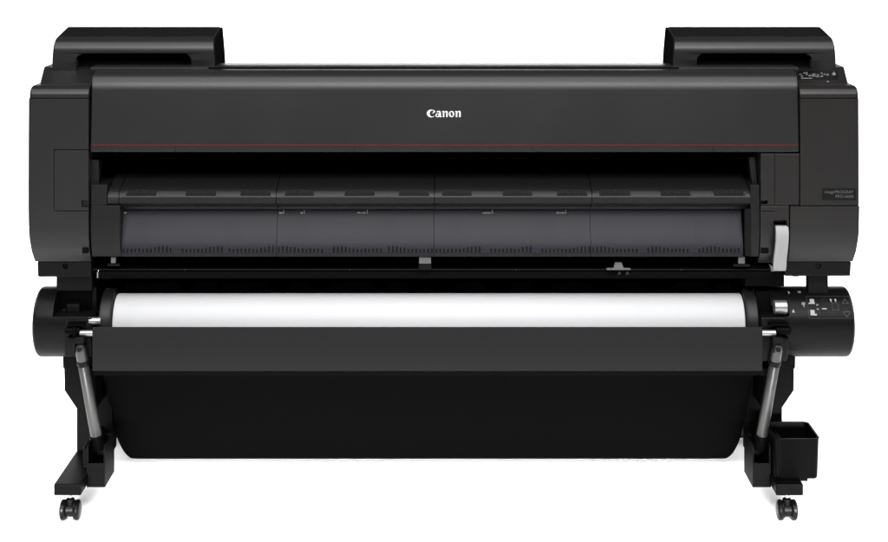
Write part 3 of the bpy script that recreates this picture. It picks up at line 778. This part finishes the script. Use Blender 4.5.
# ---- stand: columns, brackets, feet, side blocks, struts, casters
def stand(left):
    m = (lambda c: c) if left else (lambda c: 857.0 - c)     # the stand is symmetric about column 428.5
    # the two feet are the same size; mirror about the stand's own centre plane
    XM = X(428.5, 0.0)
    def sx(x): return x if left else 2 * XM - x
    def mb(bm, x0, x1, *r):
        a, b_ = sorted((sx(x0), sx(x1))); box(bm, a, b_, *r)
    # column
    xa = X(76.6, 0.253); xb = X(92, .253)
    b = NB(); mb(b, xa, xb, 0.255, 0.40, 0.06, Z(352, 0.255)); mb(b, xb, X(112, .30), 0.30, 0.36, 0.062, Z(352, .255) - .002)
    col = link('stand_column', b, M['stand'], PR, bevel=0.0015)
    b = NB(); y = 0.175
    pts = [(62.6, 351), (92, 351), (96, 390), (96, 409.5), (77.4, 409.5), (64.4, 390.6), (64.0, 368.6), (62.9, 368.0)]
    prism_y(b, [(sx(X(c, y)), Z(r, y)) for c, r in pts], y, 0.30)
    link('column_bracket', b, M['stand'], PR, bevel=0.003)
    # foot beam, tapering shape front to back
    zt0, zb0 = Z(484.2, 0), Z(495.6, 0)
    b = NB(); mb(b, X(53.7, 0), X(80.8, 0), 0.0, 0.68, zb0, zt0)
    link('stand_foot', b, M['stand'], PR, bevel=0.0025)
    # gusset from foot to column
    # side block with a hollow top
    yb = 0.08
    x0, x1 = X(86.7, yb), X(104.9, yb); z0, z1 = Z(487.3, yb), Z(463.2, yb)
    zch = Z(445.4, yb)
    b = NB()
    t = 0.0035
    A, B = sorted((sx(x0), sx(x1)))
    # low front lip, two tall cheeks, a floor and a back
    box(b, A, B, yb, yb + t, z0, z1)
    for xx in (A, B - t):
        c = [(yb + t, z0), (yb + t, zch - 0.006), (yb + t + 0.006, zch), (0.19, zch), (0.196, zch - 0.01), (0.196, z0)]
        prism_x(b, c, xx, xx + t)
    box(b, A + t, B - t, yb + t, 0.19, z0, z0 + 0.02)
    box(b, A + t, B - t, 0.19, 0.196, z0, zch - 0.004)
    link('strut_socket', b, M['stand'], PR)
    b = NB(); mb(b, X(80.9, .1), x0 - 0.0005, 0.12, 0.42, zb0 + 0.004, zch - 0.02)
    link('socket_joint', b, M['stand'], PR, bevel=0.002)
    # gas strut: constant X, leaning back to its foot
    c0, c1 = (79.6, 97.2) 
    pt0 = Vector((sx(X(79.7, 0.078)), 0.078, Z(345.5, 0.078))); pt1 = Vector((sx(X(97.4, 0.14)), 0.14, Z(441, 0.14)))
    d = (pt1 - pt0).normalized(); L = (pt1 - pt0).length
    b = NB(); lathe(b, pt0, d, [(0.052, 0.0112), (0.054, 0.0128), (L - 0.012, 0.0142), (L - 0.012, 0.0)], 36)
    st = link('support_strut', b, M['strut'], PR, ang=40)
    b = NB(); lathe(b, pt0, d, [(-0.004, 0), (-0.002, 0.008), (0.006, 0.0118), (0.014, 0.0128), (0.038, 0.0134), (0.041, 0.0124), (0.041, 0)], 36)
    link('strut_cap', b, M['strut'], st, ang=40)
    b = NB(); lathe(b, pt0, d, [(0.0405, 0.0118), (0.0415, 0.0146), (0.0465, 0.0150), (0.052, 0.0144), (0.053, 0.0118)], 36)
    link('strut_collar', b, M['dark'], st, ang=40)
    b = NB(); lathe(b, pt0, d, [(L - 0.018, 0.0144), (L - 0.016, 0.0172), (L + 0.006, 0.0185), (L + 0.02, 0.0165), (L + 0.024, 0)], 36)
    link('strut_boot', b, M['stand'], st, ang=40)
    b = NB(); cyl(b, pt0 + d * 0.008 + Vector((0, -0.0145, 0)), pt0 + d * 0.008 + Vector((0, 0.006, 0)), 0.0058, 20)
    link('pivot_pin', b, M['dark'], st, ang=40)
    b = NB(); q = pt0 - d * 0.006; box(b, q.x - 0.011, q.x + 0.011, q.y - 0.004, q.y + 0.035, q.z - 0.001, q.z + 0.014)
    box(b, q.x - 0.013, q.x - 0.009, q.y - 0.006, q.y + 0.035, q.z - 0.022, q.z + 0.012)
    link('strut_hinge', b, M['dark'], st, bevel=0.001, seg=2)
    # casters front and back
    xc = sx((X(53.7, 0) + X(80.8, 0)) / 2)
    for yc in (0.034, 0.64):
        b = NB()
        rw = 0.0245; wz = FZ + rw
        lathe(b, (xc, yc, zb0 + 0.002), (0, 0, -1), [(0, 0.0085), (0.004, 0.0085), (0.004, 0.0045), (0.020, 0.0045)], 24)
        lathe(b, (xc, yc, zb0 - 0.016), (0, 0, -1), [(0, 0.006), (0.003, 0.0105), (0.030, 0.0105), (0.038, 0.008)], 24)
        lathe(b, (xc - 0.0086, yc, wz), (1, 0, 0), [(0, 0.016), (0.0172, 0.016)], 28)
        cs = link('caster', b, M['rubber'], PR, ang=40)
        b = NB(); cyl(b, (xc, yc, zb0 + 0.004), (xc, yc, zb0 - 0.017), 0.0050, 16)
        link('caster_stem', b, M['silver'], cs, ang=40)
        for s in (-1, 1):
            b = NB()
            lathe(b, (xc + s * 0.0088, yc, wz), (s, 0, 0), [(0, 0), (0, 0.0205), (0.002, 0.0232), (0.006, rw), (0.0105, rw), (0.0135, 0.0215), (0.0152, 0.016), (0.0160, 0.009), (0.0162, 0)], 40)
            link('caster_wheel', b, M['rubber'], cs, ang=40)
stand(True); stand(False)
# cross beam of the stand, behind the basket
bm = NB(); box(bm, X(80, .3), X(780, .3), 0.60, 0.64, 0.12, 0.20)
link('cross_beam', bm, M['stand'], PR, bevel=0.003)

# ---- accessory pocket at the right foot
yp = 0.03
def ring_pts(x0, x1, y0, y1, r, n=6):
    return rrect(x0, x1, y0, y1, r, n)
x0, x1 = X(776.6, yp), X(819.8, yp); zt_, zb_ = Z(438.9, yp), Z(479.2, yp)
yb2 = yp + 0.135
bm = NB()
outer = [(ring_pts(x0 + 0.004, x1 - 0.005, yp + 0.004, yb2 - 0.004, 0.010), zb_), (ring_pts(x0 + 0.001, x1 - 0.003, yp + 0.001, yb2 - 0.001, 0.012), zb_ + 0.006), (ring_pts(x0 - 0.002, x1, yp, yb2, 0.014), zt_ - 0.002), (ring_pts(x0 - 0.003, x1 + 0.0012, yp - 0.0012, yb2 + 0.001, 0.0145), zt_ - 0.001), (ring_pts(x0 - 0.003, x1 + 0.0012, yp - 0.0012, yb2 + 0.001, 0.0145), zt_ + 0.001)]
inner = [(ring_pts(x0 + 0.0005, x1 - 0.0025, yp + 0.0025, yb2 - 0.0025, 0.012), zt_ + 0.001), (ring_pts(x0 + 0.004, x1 - 0.006, yp + 0.005, yb2 - 0.005, 0.010), zb_ + 0.01)]
rings = []
for pts, z in outer + inner: rings.append([bm.verts.new((p[0], p[1], z)) for p in pts])
for a, b_ in zip(rings, rings[1:]):
    n = len(a)
    for i in range(n): bm.faces.new((a[i], a[(i+1) % n], b_[(i+1) % n], b_[i]))
bm.faces.new(rings[0]); bm.faces.new(rings[-1])
PK = link('accessory_pocket', bm, M['stand'], PR, ang=50)
bm = NB(); pbox(bm, 800.6, 807.6, 478.2, 481.2, yp + 0.02, yp + 0.05); link('pocket_foot', bm, M['stand'], PK)
bm = NB(); box(bm, X(770, .1), X(780, .1), 0.05, 0.14, Z(470, .1), Z(436, .1)); link('pocket_mount', bm, M['stand'], PK, bevel=0.002)

# ------------------------------------------------------------------ paper roll (a thing of its own)
RL = empty('paper_roll', (X(428.5, YC), YC, ZC - rad(293)))
RL['label'] = 'blank white roll of paper lying between two black flanges in the holder'
RL['category'] = 'paper roll'
rp, rf = rad(293.2), rad(287.8)
xa, xb = X(113.2, YC - .05), X(744.6, YC - .05)
bm = NB(); lathe(bm, (xa, YC, ZC), (1, 0, 0), [(0, 0.03), (0, rp - 0.004), (0.001, rp - 0.0015), (0.0035, rp), (xb - xa - 0.0035, rp), (xb - xa - 0.001, rp - 0.0015), (xb - xa, rp - 0.004), (xb - xa, 0.03)], 96)
link('paper', bm, M['paper'], RL, ang=40)
for a, b_, s in ((100.6, 112.6, 1), (745.3, 757.2, -1)):
    bm = NB(); p0, p1 = X(a, YC - .05), X(b_, YC - .05)
    if s > 0: pf = [(0, rf * .55), (0, rf * .96), (0.003, rf), (p1 - p0 - .003, rf), (p1 - p0, rf * .97), (p1 - p0, 0.02)]
    else: pf = [(0, 0.02), (0, rf * .97), (0.003, rf), (p1 - p0 - .003, rf), (p1 - p0, rf * .96), (p1 - p0, rf * .55)]
    lathe(bm, (p0, YC, ZC), (1, 0, 0), pf, 72)
    link('roll_flange', bm, M['core'], RL, ang=40)
bm = NB(); cyl(bm, (X(86, YC), YC, ZC), (X(770, YC), YC, ZC), 0.022, 32)
link('roll_shaft', bm, M['dark'], RL, ang=40)

# trough behind and under the roll
bm = NB()
pr = [(y, z) for y, z in ((0.125, ZC - 0.098), (0.20, ZC - 0.112), (0.30, ZC - 0.09), (0.36, ZC - 0.02), (0.37, ZC + 0.09), (0.40, ZC + 0.09), (0.40, ZC - 0.02), (0.33, ZC - 0.115), (0.2, ZC - 0.13), (0.125, ZC - 0.115))]
prism_x(bm, pr, X(92, .2), X(771, .2))
link('roll_trough', bm, M['black'], PR)

# ------------------------------------------------------------------ studio sweep: floor curving up into the wall
bm = NB()
line = [(-9.0, 0), (-3, 0), (0, 0), (1.6, 0), (2.6, 0)] + arc((2.6, 1.2), 1.2, -90, 0, 14)[1:] + [(3.8, 1.75)]
g = [[bm.verts.new((x, y, z)) for x in (-9, -3, 3, 9)] for y, z in [(q[0], q[1] + FZ) for q in line]]
for a, b_ in zip(g, g[1:]):
    for i in range(3): bm.faces.new((a[i], a[i+1], b_[i+1], b_[i]))
FLO = link('studio_floor', bm, M['floor'], None, ang=60)
FLO['kind'] = 'structure'

# ------------------------------------------------------------------ light
W = bpy.data.worlds.new('World'); S.world = W; W.use_nodes = True
bg = W.node_tree.nodes['Background']; bg.inputs['Color'].default_value = (1, 1, 1, 1); bg.inputs['Strength'].default_value = 0.05

def area(name, loc, target, sx, sy, watts):
    l = bpy.data.lights.new(name, 'AREA'); l.shape = 'RECTANGLE'; l.size = sx; l.size_y = sy; l.energy = watts
    o = bpy.data.objects.new(name, l); COL.objects.link(o); o.location = loc
    o.rotation_euler = (Vector(target) - Vector(loc)).to_track_quat('-Z', 'Y').to_euler()
    return o
area('overhead_softbox', (0, -0.95, 3.55), (0, 0.15, 1.0), 4.2, 1.7, 165)
area('front_softbox', (0, -3.1, 3.2), (0, 0.2, 0.3), 4.0, 1.3, 400)
area('added_backdrop_fill', (0, 0.95, 0.42), (0, 3.8, 0.75), 2.0, 0.4, 160)  # added lamp, hidden behind the printer, whitens the backdrop
area('added_side_fill', (-4.4, 0.6, 2.6), (-2.0, 1.2, 0), 1.0, 2.5, 150)  # added lamp, brightens floor and wall on the left
area('added_side_fill', (4.4, 0.6, 2.6), (2.0, 1.2, 0), 1.0, 2.5, 150)  # added lamp, brightens floor and wall on the right
low = area('added_floor_fill', (0, -1.3, 0.27), (0, 0.45, 0.0), 4.4, 0.12, 32)  # added lamp below the frame, washes out floor shade under the basket
low.data.spread = R(28)

# ------------------------------------------------------------------ camera and output
cd = bpy.data.cameras.new('camera'); cam = bpy.data.objects.new('camera', cd); COL.objects.link(cam)
cam.location = (0, -4, EYE); cam.rotation_euler = (R(90), 0, 0)
cd.sensor_width = 36; cd.lens = 36 * FL / 888; cd.shift_y = (HZ - 271) / 888.0
cd.clip_start = 0.1; cd.clip_end = 200
S.camera = cam
S.render.engine = 'CYCLES'
S.render.resolution_x, S.render.resolution_y = 1024, 625
S.cycles.use_denoising = True
S.cycles.max_bounces = 8
S.view_settings.view_transform = 'Standard'; S.view_settings.look = 'None'
S.view_settings.exposure = 0; S.view_settings.gamma = 1
